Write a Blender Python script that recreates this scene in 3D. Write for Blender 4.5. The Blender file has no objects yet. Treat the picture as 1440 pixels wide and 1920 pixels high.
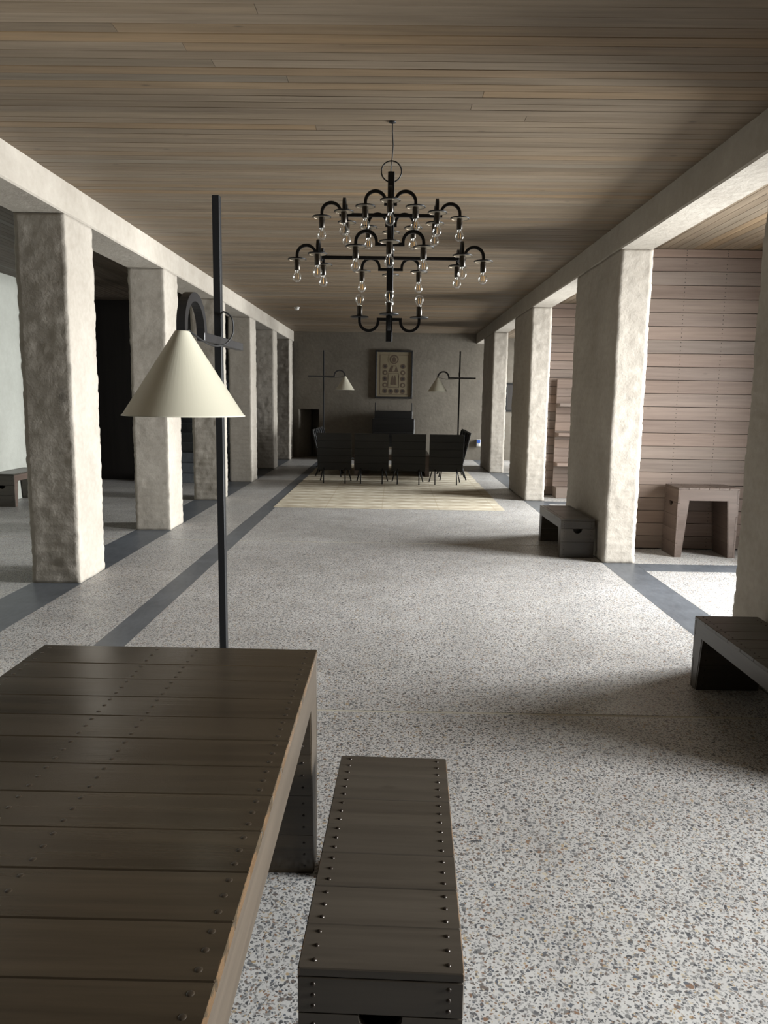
import bpy, math, random
from mathutils import Vector, Matrix, noise as mnoise

random.seed(7)
SC = bpy.context.scene
COL = SC.collection
PI = math.pi

# ------------------------------------------------------------------ camera
H_CAM = 1.55
F_PX = 1438.88
PITCH, YAW, ROLL = .148, -.0112, .0145
fw = Vector((math.sin(YAW)*math.cos(PITCH), math.cos(YAW)*math.cos(PITCH), -math.sin(PITCH)))
r0 = Vector((math.cos(YAW), -math.sin(YAW), 0)); u0 = r0.cross(fw)
rt = math.cos(ROLL)*r0 + math.sin(ROLL)*u0
up = -math.sin(ROLL)*r0 + math.cos(ROLL)*u0
cam_d = bpy.data.cameras.new('camera'); cam = bpy.data.objects.new('camera', cam_d); COL.objects.link(cam)
cam.matrix_world = Matrix(((rt.x, up.x, -fw.x, 0), (rt.y, up.y, -fw.y, 0), (rt.z, up.z, -fw.z, H_CAM), (0, 0, 0, 1)))
cam_d.sensor_fit = 'VERTICAL'; cam_d.sensor_height = 32.0; cam_d.lens = 32.0*F_PX/1920.0
cam_d.clip_start = .05; cam_d.clip_end = 200
SC.camera = cam

# ------------------------------------------------------------------ light
SC.view_settings.view_transform = 'Standard'; SC.view_settings.look = 'None'
SC.view_settings.gamma = 1.0; SC.view_settings.use_curve_mapping = False
SC.view_settings.exposure = 0.07
world = bpy.data.worlds.new('world'); SC.world = world; world.use_nodes = True
world.node_tree.nodes['Background'].inputs[0].default_value = (.82, .90, 1, 1)
world.node_tree.nodes['Background'].inputs[1].default_value = 1.2
SC.cycles.use_denoising = True
SC.cycles.max_bounces = 10; SC.cycles.diffuse_bounces = 4; SC.cycles.glossy_bounces = 3
SC.cycles.transparent_max_bounces = 12
SC.cycles.sample_clamp_indirect = 6.0

# plan of the place (metres, x right, y into the hall, z up, floor 0)
XL, XLO = -2.553, -2.961          # left colonnade: inner face, outer face
XR, XRO = 2.036, 2.344            # right colonnade
XWL, XWR = -5.5, 4.9              # outer walls of the aisles
ZC, ZB = 3.16, 2.918              # hall ceiling, underside of the beams
ZCR, ZCL = 3.067, 3.19            # aisle ceilings
YF, YN = 19.7, -5.0               # far wall, near wall
WINDOWS = [(1.38, 1.6), (5.884, 1.6), (10.39, 1.6), (14.89, 1.6), (18.85, 1.0)]
WPOW = [188, 235, 205, 125, 190]   # daylight through each window, watts per square metre
WZ0, WZ1 = .25, 2.75
for (cy, ww), pw in zip(WINDOWS, WPOW):
    if not pw: continue
    ld = bpy.data.lights.new('window_daylight', 'AREA'); ld.shape = 'RECTANGLE'
    ld.size = WZ1-WZ0; ld.size_y = ww; ld.energy = pw*(WZ1-WZ0)*ww; ld.color = (.94, .972, 1.0); ld.spread = math.radians(112)
    lo = bpy.data.objects.new('window_daylight', ld); COL.objects.link(lo)
    lo.location = (XWR+.62, cy, (WZ0+WZ1)/2+.1); lo.rotation_euler = (0, math.radians(90-9), 0)   # sky light falls in from above

# ------------------------------------------------------------------ mesh helpers
class MB:
    def __init__(s): s.v = []; s.f = []; s.m = []; s.sm = []
    def add(s, vs, fs, mi=0, smooth=False):
        o = len(s.v); s.v += [tuple(p) for p in vs]
        for f in fs:
            s.f.append([o+i for i in f]); s.m.append(mi); s.sm.append(smooth)
    def box(s, x0, x1, y0, y1, z0, z1, mi=0):
        s.add([(x0,y0,z0),(x1,y0,z0),(x1,y1,z0),(x0,y1,z0),(x0,y0,z1),(x1,y0,z1),(x1,y1,z1),(x0,y1,z1)],
              [(0,3,2,1),(4,5,6,7),(0,1,5,4),(1,2,6,5),(2,3,7,6),(3,0,4,7)], mi)
    def bbox(s, x0, x1, y0, y1, z0, z1, b=.003, mi=0):
        """box with chamfered edges"""
        vs = []
        for z, i in ((z0, b), (z0+b, 0), (z1-b, 0), (z1, b)):
            for (x, y) in ((x0+b+i, y0+i), (x1-b-i, y0+i), (x1-i, y0+b+i), (x1-i, y1-b-i), (x1-b-i, y1-i), (x0+b+i, y1-i), (x0+i, y1-b-i), (x0+i, y0+b+i)):
                vs.append((x, y, z))
        fs = [tuple(range(7, -1, -1)), tuple(range(24, 32))]
        for k in range(3):
            for j in range(8):
                fs.append((k*8+j, k*8+(j+1) % 8, k*8+8+(j+1) % 8, k*8+8+j))
        s.add(vs, fs, mi)
    def prism(s, poly, axis, a, b, mi=0):
        """extrude a 2-D polygon along an axis ('x': (y,z), 'y': (x,z), 'z': (x,y))"""
        n = len(poly)
        def P(p, t):
            return {'x': (t, p[0], p[1]), 'y': (p[0], t, p[1]), 'z': (p[0], p[1], t)}[axis]
        vs = [P(p, a) for p in poly] + [P(p, b) for p in poly]
        fs = [tuple(range(n-1, -1, -1)), tuple(range(n, 2*n))] + [(i, (i+1) % n, n+(i+1) % n, n+i) for i in range(n)]
        s.add(vs, fs, mi)
    def lathe(s, prof, c=(0,0,0), n=24, mi=0, smooth=True, flip=1):
        vs = []; fs = []
        for r, z in prof:
            for j in range(n):
                a = 2*PI*j/n; vs.append((c[0]+r*math.cos(a), c[1]+r*math.sin(a), c[2]+z*flip))
        for k in range(len(prof)-1):
            for j in range(n):
                q = (k*n+j, k*n+(j+1) % n, (k+1)*n+(j+1) % n, (k+1)*n+j)
                fs.append(q if flip > 0 else q[::-1])
        s.add(vs, fs, mi, smooth)
    def sweep(s, pts, prof, nrm=None, mi=0, smooth=False, closed=False):
        """sweep a 2-D profile (a along nrm, b along binormal) along pts"""
        pts = [Vector(p) for p in pts]; n = len(pts); m = len(prof); vs = []; fs = []
        ref = Vector(nrm) if nrm else None
        for i, p in enumerate(pts):
            if closed: t = pts[(i+1) % n]-pts[i-1]
            else: t = pts[min(i+1, n-1)]-pts[max(i-1, 0)]
            t.normalize()
            if ref is None:
                ref = t.orthogonal().normalized()
            a = ref-t*ref.dot(t)
            if a.length < 1e-5: a = t.orthogonal()
            a.normalize(); b = t.cross(a)
            if not nrm: ref = a
            vs += [p+a*q[0]+b*q[1] for q in prof]
        seg = n if closed else n-1
        for i in range(seg):
            k = (i+1) % n
            for j in range(m):
                fs.append((i*m+j, i*m+(j+1) % m, k*m+(j+1) % m, k*m+j))
        if not closed:
            fs.append(tuple(range(m-1, -1, -1))); fs.append(tuple((n-1)*m+j for j in range(m)))
        s.add(vs, fs, mi, smooth)
    def tube(s, pts, r, n=8, mi=0, closed=False):
        s.sweep(pts, [(r*math.cos(2*PI*j/n), r*math.sin(2*PI*j/n)) for j in range(n)], None, mi, True, closed)
    def mesh(s, name, mats):
        me = bpy.data.meshes.new(name); me.from_pydata(s.v, [], s.f)
        for m in (mats if isinstance(mats, (list, tuple)) else [mats]): me.materials.append(m)
        me.polygons.foreach_set('material_index', s.m); me.polygons.foreach_set('use_smooth', s.sm)
        me.update(); return me
    def build(s, name, mats, parent=None, loc=None, rot=None):
        return link(name, s.mesh(name, mats), parent, loc, rot)

def link(name, me, parent=None, loc=None, rot=None):
    o = bpy.data.objects.new(name, me); COL.objects.link(o)
    if parent is not None: o.parent = parent
    if loc is not None: o.location = loc
    if rot is not None: o.rotation_euler = rot
    return o
def tag(o, label=None, cat=None, group=None, kind=None):
    for k, v in (('label', label), ('category', cat), ('group', group), ('kind', kind)):
        if v: o[k] = v
    return o
def thing(name, label, cat, loc=(0,0,0), rz=0, group=None):
    o = bpy.data.objects.new(name, None); COL.objects.link(o); o.empty_display_size = .1
    o.location = loc; o.rotation_euler = (0, 0, rz)
    return tag(o, label, cat, group)
def copy_tree(o, parent=None):
    c = o.copy(); COL.objects.link(c); c.parent = parent
    for ch in list(o.children): copy_tree(ch, c)
    return c

# ------------------------------------------------------------------ materials
class NT:
    def __init__(s, name):
        s.mat = bpy.data.materials.new(name); s.mat.use_nodes = True; s.t = s.mat.node_tree
        s.b = s.t.nodes['Principled BSDF']; s.out = s.t.nodes['Material Output']
    def n(s, typ, **kw):
        nd = s.t.nodes.new(typ)
        for k, v in kw.items():
            if k.startswith('i_'):
                key = k[2:]; key = int(key) if key.isdigit() else key.replace('_', ' ')
                nd.inputs[key].default_value = v
            else: setattr(nd, k, v)
        return nd
    def l(s, a, b): s.t.links.new(a, b)
    def math(s, op, a, b=None):
        nd = s.n('ShaderNodeMath', operation=op)
        for i, x in enumerate((a, b)):
            if x is None: continue
            if isinstance(x, (int, float)): nd.inputs[i].default_value = x
            else: s.l(x, nd.inputs[i])
        return nd.outputs[0]
    def vmath(s, op, a, b=None):
        nd = s.n('ShaderNodeVectorMath', operation=op)
        for i, x in enumerate((a, b)):
            if x is None: continue
            if isinstance(x, (tuple, list)): nd.inputs[i].default_value = x
            else: s.l(x, nd.inputs[i])
        return nd.outputs[0]
    def ramp(s, fac, stops, interp='LINEAR'):
        nd = s.n('ShaderNodeValToRGB'); cr = nd.color_ramp; cr.interpolation = interp
        while len(cr.elements) < len(stops): cr.elements.new(.5)
        for e, (p, c) in zip(cr.elements, stops):
            e.position = p; e.color = (*c, 1) if len(c) == 3 else c
        s.l(fac, nd.inputs[0]); return nd.outputs[0]
    def mix(s, fac, a, b, mode='MIX'):
        nd = s.n('ShaderNodeMix', data_type='RGBA', blend_type=mode)
        for i, x in ((0, fac), (6, a), (7, b)):
            if isinstance(x, (int, float)): nd.inputs[i].default_value = x
            elif isinstance(x, tuple): nd.inputs[i].default_value = (*x, 1) if len(x) == 3 else x
            else: s.l(x, nd.inputs[i])
        return nd.outputs[2]
    def noise(s, vec, scale, detail=4, rough=.55):
        nd = s.n('ShaderNodeTexNoise', i_Scale=scale, i_Detail=detail, i_Roughness=rough)
        s.l(vec, nd.inputs['Vector']); return nd.outputs[0]
    def obj(s): return s.n('ShaderNodeTexCoord').outputs['Object']
    def col(s, c):
        if isinstance(c, tuple): s.b.inputs['Base Color'].default_value = (*c, 1)
        else: s.l(c, s.b.inputs['Base Color'])
    def rough(s, r):
        if isinstance(r, (int, float)): s.b.inputs['Roughness'].default_value = r
        else: s.l(r, s.b.inputs['Roughness'])
    def bump(s, h, strength, dist=.01):
        nd = s.n('ShaderNodeBump', i_Strength=strength, i_Distance=dist); s.l(h, nd.inputs['Height']); s.l(nd.outputs[0], s.b.inputs['Normal'])

ALB = .74
def dim(c): return tuple(x*ALB for x in c)
def plain(name, c, r=.5, metal=0.0, spec=.5):
    c = dim(c)
    t = NT(name); t.col(c); t.rough(r); t.b.inputs['Metallic'].default_value = metal; t.b.inputs['Specular IOR Level'].default_value = spec
    return t.mat

def wood(name, c0, c1, axis, rough=.4, var=.25, grain=38, tint=None, knots=.5, spec=.5):
    """grain runs along the local axis; each piece is offset by its own random number"""
    c0, c1 = dim(c0), dim(c1)
    t = NT(name); info = t.n('ShaderNodeObjectInfo')
    off = t.n('ShaderNodeCombineXYZ')
    rnd = info.outputs['Random']
    for i, k in enumerate((37.0, 53.0, 71.0)): t.l(t.math('MULTIPLY', rnd, k), off.inputs[i])
    v = t.vmath('ADD', t.obj(), off.outputs[0])
    sc = [grain, grain, grain]; sc['xyz'.index(axis)] = grain*.045
    vs = t.vmath('MULTIPLY', v, tuple(sc))
    warp = t.noise(t.vmath('MULTIPLY', v, tuple(x*.12 for x in sc)), 1.0, 2)
    vs2 = t.vmath('ADD', vs, t.vmath('MULTIPLY', t.n('ShaderNodeCombineXYZ').outputs[0], (0, 0, 0)))
    g = t.noise(vs2, 1.0, 5, .62)
    fac = t.math('ADD', t.math('MULTIPLY', g, .7), t.math('MULTIPLY', warp, .45))
    c = t.ramp(fac, [(.36, c0), (.74, c1)])
    if tint is not None:      # some pieces lean to other tones
        rr = t.ramp(t.n('ShaderNodeTexWhiteNoise', noise_dimensions='1D').outputs[0], [(0, (1,1,1)), (1, (1,1,1))])
        wn = t.n('ShaderNodeTexWhiteNoise', noise_dimensions='1D'); t.l(rnd, wn.inputs['W'])
        c = t.mix(1.0, c, t.ramp(wn.outputs[0], tint), 'MULTIPLY')
    hsv = t.n('ShaderNodeHueSaturation'); t.l(c, hsv.inputs['Color'])
    t.l(t.math('ADD', t.math('MULTIPLY', rnd, 2*var), 1-var), hsv.inputs['Value'])
    c = hsv.outputs[0]
    if knots:
        ks = [7.0, 7.0, 7.0]; ks['xyz'.index(axis)] = 2.6
        vo = t.n('ShaderNodeTexVoronoi', i_Scale=1.0); t.l(t.vmath('MULTIPLY', v, tuple(ks)), vo.inputs['Vector'])
        k = t.ramp(vo.outputs['Distance'], [(.03, (1, 1, 1)), (.085, (0, 0, 0))])
        c = t.mix(t.math('MULTIPLY', k, knots), c, tuple(x*.25 for x in c0))
    t.col(c)
    t.rough(t.ramp(warp, [(.3, (rough*.85,)*3), (.75, (min(1, rough*1.25),)*3)]))
    t.b.inputs['Specular IOR Level'].default_value = spec
    t.bump(g, .12, .004)
    return t.mat

def plaster(name, c0, c1, bump=.35, scale=14, rough=.85, stain=None):
    c0, c1 = dim(c0), dim(c1)
    t = NT(name); v = t.n('ShaderNodeNewGeometry').outputs['Position']
    a = t.noise(v, 2.2, 5, .6); b = t.noise(v, scale, 6, .6); d = t.noise(v, 70, 3, .6)
    f = t.math('ADD', t.math('MULTIPLY', a, .6), t.math('MULTIPLY', b, .4))
    c = t.ramp(f, [(.34, c0), (.66, c1)]); t.rough(rough)
    if stain:                 # one grey damp patch, as on the brick column by the aisle bench
        q = t.vmath('DIVIDE', t.vmath('SUBTRACT', v, stain[0]), stain[1])
        ln = t.n('ShaderNodeVectorMath', operation='LENGTH'); t.l(q, ln.inputs[0])
        k = t.math('MULTIPLY', t.math('SUBTRACT', t.math('MULTIPLY', d, 1.9), ln.outputs['Value']), 1.6)
        cl = t.n('ShaderNodeClamp'); t.l(k, cl.inputs[0])
        c = t.mix(t.math('MULTIPLY', cl.outputs[0], .6), c, tuple(x*.35 for x in c0))
    t.col(c)
    t.bump(t.math('ADD', t.math('MULTIPLY', b, .75), t.math('MULTIPLY', d, .25)), bump, .02)
    t.b.inputs['Specular IOR Level'].default_value = .25
    return t.mat

M = {}
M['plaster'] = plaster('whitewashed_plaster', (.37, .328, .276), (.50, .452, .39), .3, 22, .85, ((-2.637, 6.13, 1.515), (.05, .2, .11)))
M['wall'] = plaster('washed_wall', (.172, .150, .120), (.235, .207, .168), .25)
M['white_wall'] = plaster('pale_wall', (.35, .35, .31), (.42, .42, .375), .2)
M['soffit'] = plaster('beam_plaster', (.38, .337, .283), (.49, .443, .38), .35)

def ceiling_wood(name, axis):
    return wood(name, (.142, .106, .072), (.262, .203, .142), axis, .55, .11, 34,
                [(0, (1.0, 1.0, 1.0)), (.55, (1.0, .97, .92)), (.75, (.90, .95, 1.0)), (.9, (1.14, 1.0, .80)), (1, (1.0, .96, .92))], .55, .3)
M['ceil_x'] = ceiling_wood('ceiling_pine_x', 'x'); M['ceil_y'] = ceiling_wood('ceiling_pine_y', 'y')
M['ceil_aisle'] = wood('dark_aisle_ceiling', (.050, .036, .025), (.098, .074, .052), 'y', .55, .12, 34, None, .4, .3)  # ceiling wood with the left aisle's weaker light darkened into its colour
M['clad'] = wood('cladding_wood', (.150, .108, .086), (.25, .190, .156), 'x', .55, .09, 26,
                 [(0, (1, 1, 1)), (.5, (1.03, .97, .93)), (.75, (.9, .94, .95)), (1, (1.06, .97, .9))], .25, .35)
M['dark_wood'] = wood('black_stained_wood', (.006, .005, .004), (.014, .011, .009), 'z', .6, .15, 20, None, 0, .2)  # near-black colour, stands in for darkness on the stair hall walls
def furn(name, k, axis, rough=.22):
    return wood(name, (.030*k, .022*k, .014*k), (.066*k, .049*k, .031*k), axis, rough, .13, 30, None, .25, .45)
for ax in 'xyz':
    M['oak_'+ax] = furn('stained_wood_'+ax, 1.0, ax)
    M['side_'+ax] = wood('stained_edge_wood_'+ax, (.040, .030, .021), (.076, .058, .041), ax, .42, .08, 30, None, .1, .45)
    M['bench_'+ax] = wood('grey_stained_wood_'+ax, (.045, .037, .029), (.082, .068, .053), ax, .34, .1, 30, None, .3, .4)
    M['brown_'+ax] = wood('brown_wood_'+ax, (.078, .053, .041), (.135, .098, .079), ax, .45, .1, 30, None, .2, .4)
    M['black_'+ax] = wood('black_wood_'+ax, (.010, .010, .010), (.022, .021, .020), ax, .5, .15, 30, None, 0, .35)
def furn_worn(key, hw):
    """stained wood rubbed through to bare wood along the board ends"""
    mat = M[key+'_y'].copy(); mat.name = key+'_worn'; nt = mat.node_tree; b = nt.nodes['Principled BSDF']
    t = NT.__new__(NT); t.mat = mat; t.t = nt; t.b = b
    src = b.inputs['Base Color'].links[0].from_socket
    p = t.n('ShaderNodeNewGeometry').outputs['Position']; sp = t.n('ShaderNodeSeparateXYZ'); t.l(t.obj(), sp.inputs[0])
    nz = t.noise(p, 22, 5, .7)
    d = t.math('SUBTRACT', hw+.0005, t.math('ABSOLUTE', sp.outputs[1]))
    wear = t.math('SUBTRACT', t.math('MULTIPLY', t.math('SUBTRACT', nz, .47), .022), d)
    cl = t.n('ShaderNodeClamp'); t.l(t.math('MULTIPLY', wear, 900.0), cl.inputs[0])
    t.col(t.mix(t.math('MULTIPLY', cl.outputs[0], .5), src, (.13, .075, .038)))
    return mat
M['metal'] = plain('black_steel', (.012, .012, .013), .5, 0, .3)
M['grey_metal'] = plain('black_brown_steel', (.022, .021, .022), .38, .2, .6)
M['worn_nail'] = plain('worn_nail', (.040, .029, .019), .35, .1, .5)
M['nail'] = plain('dark_nail', (.035, .026, .02), .3, .5, .5)
M['shade'] = plain('cream_enamel', (.62, .58, .46), .45, 0, .4)
M['disk_pale'] = plain('pale_brass_disk', (.80, .70, .56), .3, .9, .5)
M['socket'] = plain('bronze_socket', (.05, .04, .03), .32, .6, .5)
M['cable'] = plain('black_cable', (.012, .012, .012), .5)
M['filament'] = plain('amber_filament', (.75, .40, .10), .5)
M['white_plastic'] = plain('white_plastic', (.75, .74, .70), .4)
M['blue_plastic'] = plain('blue_plastic', (.06, .14, .5), .4)
M['sealant'] = plain('beige_sealant', (.46, .42, .34), .7)
M['paper'] = plain('paper', (.62, .60, .56), .6)
M['ink'] = plain('dark_ink', (.05, .045, .04), .6)
M['art_paper'] = plain('aged_print_paper', (.24, .195, .12), .7)
M['art_brown'] = plain('print_brown', (.10, .065, .04), .7)
M['art_dark'] = plain('print_dark', (.03, .024, .02), .8)

def glass_mat():
    t = NT('clear_glass'); t.t.nodes.remove(t.b)
    tr = t.n('ShaderNodeBsdfTransparent'); gl = t.n('ShaderNodeBsdfGlossy', i_Roughness=.02)
    lw = t.n('ShaderNodeLayerWeight', i_Blend=.42)
    f = t.math('ADD', t.math('MULTIPLY', lw.outputs['Facing'], .55), .05)
    mx = t.n('ShaderNodeMixShader'); t.l(f, mx.inputs[0]); t.l(tr.outputs[0], mx.inputs[1]); t.l(gl.outputs[0], mx.inputs[2])
    t.l(mx.outputs[0], t.out.inputs[0]); tr.inputs[0].default_value = (.97, .97, .96, 1)
    return t.mat
M['glass'] = glass_mat()

def pebble_concrete():
    t = NT('pebble_concrete'); p = t.n('ShaderNodeNewGeometry').outputs['Position']
    nz = t.n('ShaderNodeTexNoise', i_Scale=38.0, i_Detail=2.0); t.l(p, nz.inputs['Vector'])
    w = t.vmath('MULTIPLY', t.vmath('SUBTRACT', nz.outputs['Color'], (.5, .5, .5)), (.022, .022, 0))
    v = t.vmath('MULTIPLY', t.vmath('ADD', p, w), (1.0, 1.0, .0))
    base = t.ramp(t.noise(p, 3.0, 5), [(.3, dim((.44, .422, .40))), (.7, dim((.575, .556, .532)))])
    fine = t.noise(p, 160, 3); base = t.mix(.5, base, t.ramp(fine, [(.3, (.80, .80, .80)), (.7, (1.12, 1.12, 1.12))]), 'MULTIPLY')
    palette = [(0, (.085, .085, .09)), (.10, (.14, .14, .145)), (.24, (.22, .215, .21)), (.42, (.32, .31, .295)), (.56, (.19, .155, .135)),
               (.66, (.27, .165, .11)), (.73, (.42, .41, .40)), (.86, (.48, .36, .22)), (.91, (.13, .14, .16)), (.97, (.60, .53, .41))]
    palette = [(p_, tuple(x*.8 for x in dim(c_))) for p_, c_ in palette]
    col = base
    for sc, rmin, rvar, keep in ((38, .12, .26, .62), (66, .20, .24, .20), (120, .22, .24, .22)):
        vo = t.n('ShaderNodeTexVoronoi', i_Scale=float(sc), voronoi_dimensions='2D'); t.l(v, vo.inputs['Vector'])
        sp = t.n('ShaderNodeSeparateColor'); t.l(vo.outputs['Color'], sp.inputs[0])
        rad = t.math('ADD', t.math('MULTIPLY', sp.outputs[0], rvar), rmin)
        inside = t.math('MULTIPLY', t.math('SUBTRACT', rad, vo.outputs['Distance']), 16.0)
        nd = t.n('ShaderNodeClamp'); t.l(inside, nd.inputs[0])
        m = t.math('MULTIPLY', nd.outputs[0], t.math('GREATER_THAN', sp.outputs[1], keep))
        pc = t.ramp(sp.outputs[2], palette, 'CONSTANT')
        col = t.mix(m, col, pc)
    t.col(col)
    t.rough(t.ramp(t.noise(p, 1.3, 4), [(.3, (.36,)*3), (.7, (.55,)*3)]))
    t.b.inputs['Specular IOR Level'].default_value = .45
    t.bump(t.noise(p, 60, 4), .05, .004)
    return t.mat
M['concrete'] = pebble_concrete()

def bluestone():
    t = NT('bluestone'); p = t.n('ShaderNodeNewGeometry').outputs['Position']
    a = t.noise(p, 3.0, 6, .65); b = t.noise(t.vmath('MULTIPLY', p, (3, 1, 1)), 9, 6, .7)
    t.col(t.ramp(t.math('ADD', t.math('MULTIPLY', a, .5), t.math('MULTIPLY', b, .5)), [(.32, dim((.060, .066, .075))), (.7, dim((.135, .145, .16)))]))
    t.rough(.42); t.bump(b, .06, .004); return t.mat
M['stone'] = bluestone()

def rug_mat():
    t = NT('woven_rug'); p = t.n('ShaderNodeNewGeometry').outputs['Position']
    s = t.n('ShaderNodeSeparateXYZ'); t.l(p, s.inputs[0])
    nz = t.math('MULTIPLY', t.math('SUBTRACT', t.noise(p, 3.0, 3), .5), 1.6)
    a = t.math('ABSOLUTE', t.math('SINE', t.math('ADD', t.math('MULTIPLY', s.outputs[0], PI/.40), t.math('MULTIPLY', nz, .35))))
    b = t.math('SINE', t.math('ADD', t.math('MULTIPLY', s.outputs[1], 2*PI/.34), t.math('MULTIPLY', nz, .6)))
    f = t.math('ADD', t.math('MULTIPLY', t.math('MULTIPLY', a, b), .26), t.math('MULTIPLY', t.noise(p, 5, 4), .9))
    c = t.ramp(f, [(.15, dim((.40, .34, .25))), (.45, dim((.54, .475, .365))), (.75, dim((.70, .64, .52)))])
    seam = t.math('LESS_THAN', t.math('ABSOLUTE', t.math('SINE', t.math('MULTIPLY', t.math('ADD', s.outputs[0], .15), PI/.80))), .035)
    c = t.mix(t.math('MULTIPLY', seam, .35), c, (.28, .22, .14))
    t.col(c); t.rough(.95); t.b.inputs['Specular IOR Level'].default_value = .1
    t.bump(t.noise(t.vmath('MULTIPLY', p, (40, 160, 1)), 1.0, 3), .3, .006); return t.mat
M['rug'] = rug_mat()

# ------------------------------------------------------------------ setting: floor
fb = MB(); fb.box(XWL, XWR, YN, YF, -.12, -.0012)
floor = tag(fb.build('floor', M['sealant']), kind='structure')
JY = [-5.0, -.84, 3.645, 8.13, 12.615, 17.1, YF]
def slab(x0, x1, ys, mat, name, g=.012):
    for a, b in zip(ys[:-1], ys[1:]):
        m = MB(); m.box(x0, x1, a+g, b-g, -.03, 0); m.build(name, mat, floor)
slab(XWL, XLO-.003, JY, M['concrete'], 'floor_slab')
slab(XL+.003, -1.845-.003, JY, M['concrete'], 'floor_slab')
slab(-1.653+.003, XR-.003, JY, M['concrete'], 'floor_slab')
CROSS = [(2.46, 2.78), (6.96, 7.28), (11.47, 11.79), (15.98, 16.30)]
ys = [YN]
for a, b in CROSS: ys += [a, b]
ys.append(YF)
for a, b in zip(ys[0::2], ys[1::2]): slab(XRO+.003, XWR, [a, b], M['concrete'], 'floor_slab', .002)
for a, b in CROSS: slab(XRO+.003, XWR, [a, b], M['stone'], 'stone_strip', .002)
STY = [YN]+[1.0+2.565*k for k in range(7)]+[YF]
slab(XLO, XL, STY, M['stone'], 'stone_strip', .0015)
slab(-1.845, -1.653, [YN]+[1.9+2.565*k for k in range(7)]+[YF], M['stone'], 'stone_strip', .0015)
slab(XR, XRO, [YN, 2.78, 4.478, 7.289, 8.978, 11.81, 13.469, 16.3, 18.05, YF], M['stone'], 'stone_strip', .0015)

# ------------------------------------------------------------------ setting: ceilings
BP = .0895
cb = MB(); cb.box(XL-.02, XR+.02, YN, YF+.2, ZC+.022, ZC+.07)
ceil = tag(cb.build('ceiling', M['dark_wood']), kind='structure')
def board_profile(w, t, c):
    return [(-w/2, t), (-w/2, c), (-w/2+c*.8, 0), (w/2-c*.8, 0), (w/2, c), (w/2, t)]
bm = MB(); bm.prism(board_profile(BP-.0014, .02, .0032), 'x', -(XR-XL)/2, (XR-XL)/2)
bme = bm.mesh('ceiling_board', M['ceil_x'])
n = int((YF-YN)/BP)
y0 = 3.457-BP*math.floor((3.457-YN)/BP)
k = 0
while y0+BP*(k+.5) < YF+.02:
    yb = y0+BP*(k+.5); zb = ZC+random.uniform(-.0012, .0012)
    if 3.2 < yb < 5.0 and k % 2 == 0:          # some rows are butt-jointed from two lengths
        xj = random.uniform(XL+.8, XR-.6)
        for xa, xb in ((XL, xj-.0012), (xj+.0012, XR)):
            jm = MB(); jm.prism(board_profile(BP-.0014, .02, .0032), 'x', -(xb-xa)/2, (xb-xa)/2)
            jm.build('ceiling_board', M['ceil_x'], ceil, ((xa+xb)/2, yb, zb))
    else: link('ceiling_board', bme, ceil, ((XL+XR)/2, yb, zb))
    k += 1
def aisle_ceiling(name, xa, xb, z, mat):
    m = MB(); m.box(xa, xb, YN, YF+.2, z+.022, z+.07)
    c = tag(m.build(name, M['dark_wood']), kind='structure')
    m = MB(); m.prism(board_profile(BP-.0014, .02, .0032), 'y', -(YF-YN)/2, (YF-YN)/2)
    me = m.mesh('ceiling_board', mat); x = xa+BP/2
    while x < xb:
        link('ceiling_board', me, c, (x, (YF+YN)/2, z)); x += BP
aisle_ceiling('ceiling_right_aisle', XRO, XWR, ZCR, M['ceil_y'])
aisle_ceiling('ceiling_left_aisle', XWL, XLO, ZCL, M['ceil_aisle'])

# ------------------------------------------------------------------ setting: walls
def wall_boxes(name, boxes, mat):
    m = MB()
    for b in boxes: m.box(*b)
    return tag(m.build(name, mat), kind='structure')
NX0, NX1, NZ = -2.432, -1.912, 1.235      # niche in the far wall
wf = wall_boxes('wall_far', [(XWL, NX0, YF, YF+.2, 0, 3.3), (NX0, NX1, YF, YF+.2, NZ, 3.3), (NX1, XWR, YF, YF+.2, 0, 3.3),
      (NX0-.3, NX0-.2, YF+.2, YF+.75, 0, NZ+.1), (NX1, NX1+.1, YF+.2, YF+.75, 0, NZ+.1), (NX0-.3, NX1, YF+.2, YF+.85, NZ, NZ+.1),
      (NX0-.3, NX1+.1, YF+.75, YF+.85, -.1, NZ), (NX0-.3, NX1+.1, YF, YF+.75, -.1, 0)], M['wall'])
nm = MB(); nm.prism([(NX0, YF+.005), (NX0+.27, YF+.45), (NX0+.27, YF+.75), (NX0-.2, YF+.75), (NX0-.2, YF+.2), (NX0, YF+.2)], 'z', 0, NZ)
nm.build('niche_cheek', M['wall'], wf)
wall_boxes('wall_near', [(XWL, XWR, YN-.2, YN, 0, 3.3)], M['dark_wood'])  # out of view, coloured near-black to cut light bounced into the hall
wall_boxes('wall_left', [(XWL-.2, XWL, YN, 12.2, 0, 3.3)], M['white_wall'])
wall_boxes('wall_stair', [(XWL-.2, XWL, 12.2, YF, 0, 3.3), (XWL, -4.35, 13.9, 14.0, 0, 3.19), (-4.35, -4.25, 13.9, YF, 0, 3.19), (-4.25, XLO, 17.3, 17.4, 0, 3.19)], M['dark_wood'])  # black walls put the shade of an unlit stair hall into the colour
bx = []; prev = YN
for cy, ww in WINDOWS:
    bx.append((XWR, XWR+.15, prev, cy-ww/2, 0, 3.3)); bx.append((XWR, XWR+.15, cy-ww/2, cy+ww/2, 0, WZ0)); bx.append((XWR, XWR+.15, cy-ww/2, cy+ww/2, WZ1, 3.3)); prev = cy+ww/2
bx.append((XWR, XWR+.15, prev, YF, 0, 3.3))
wall_boxes('wall_right', bx, M['wall'])
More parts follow.
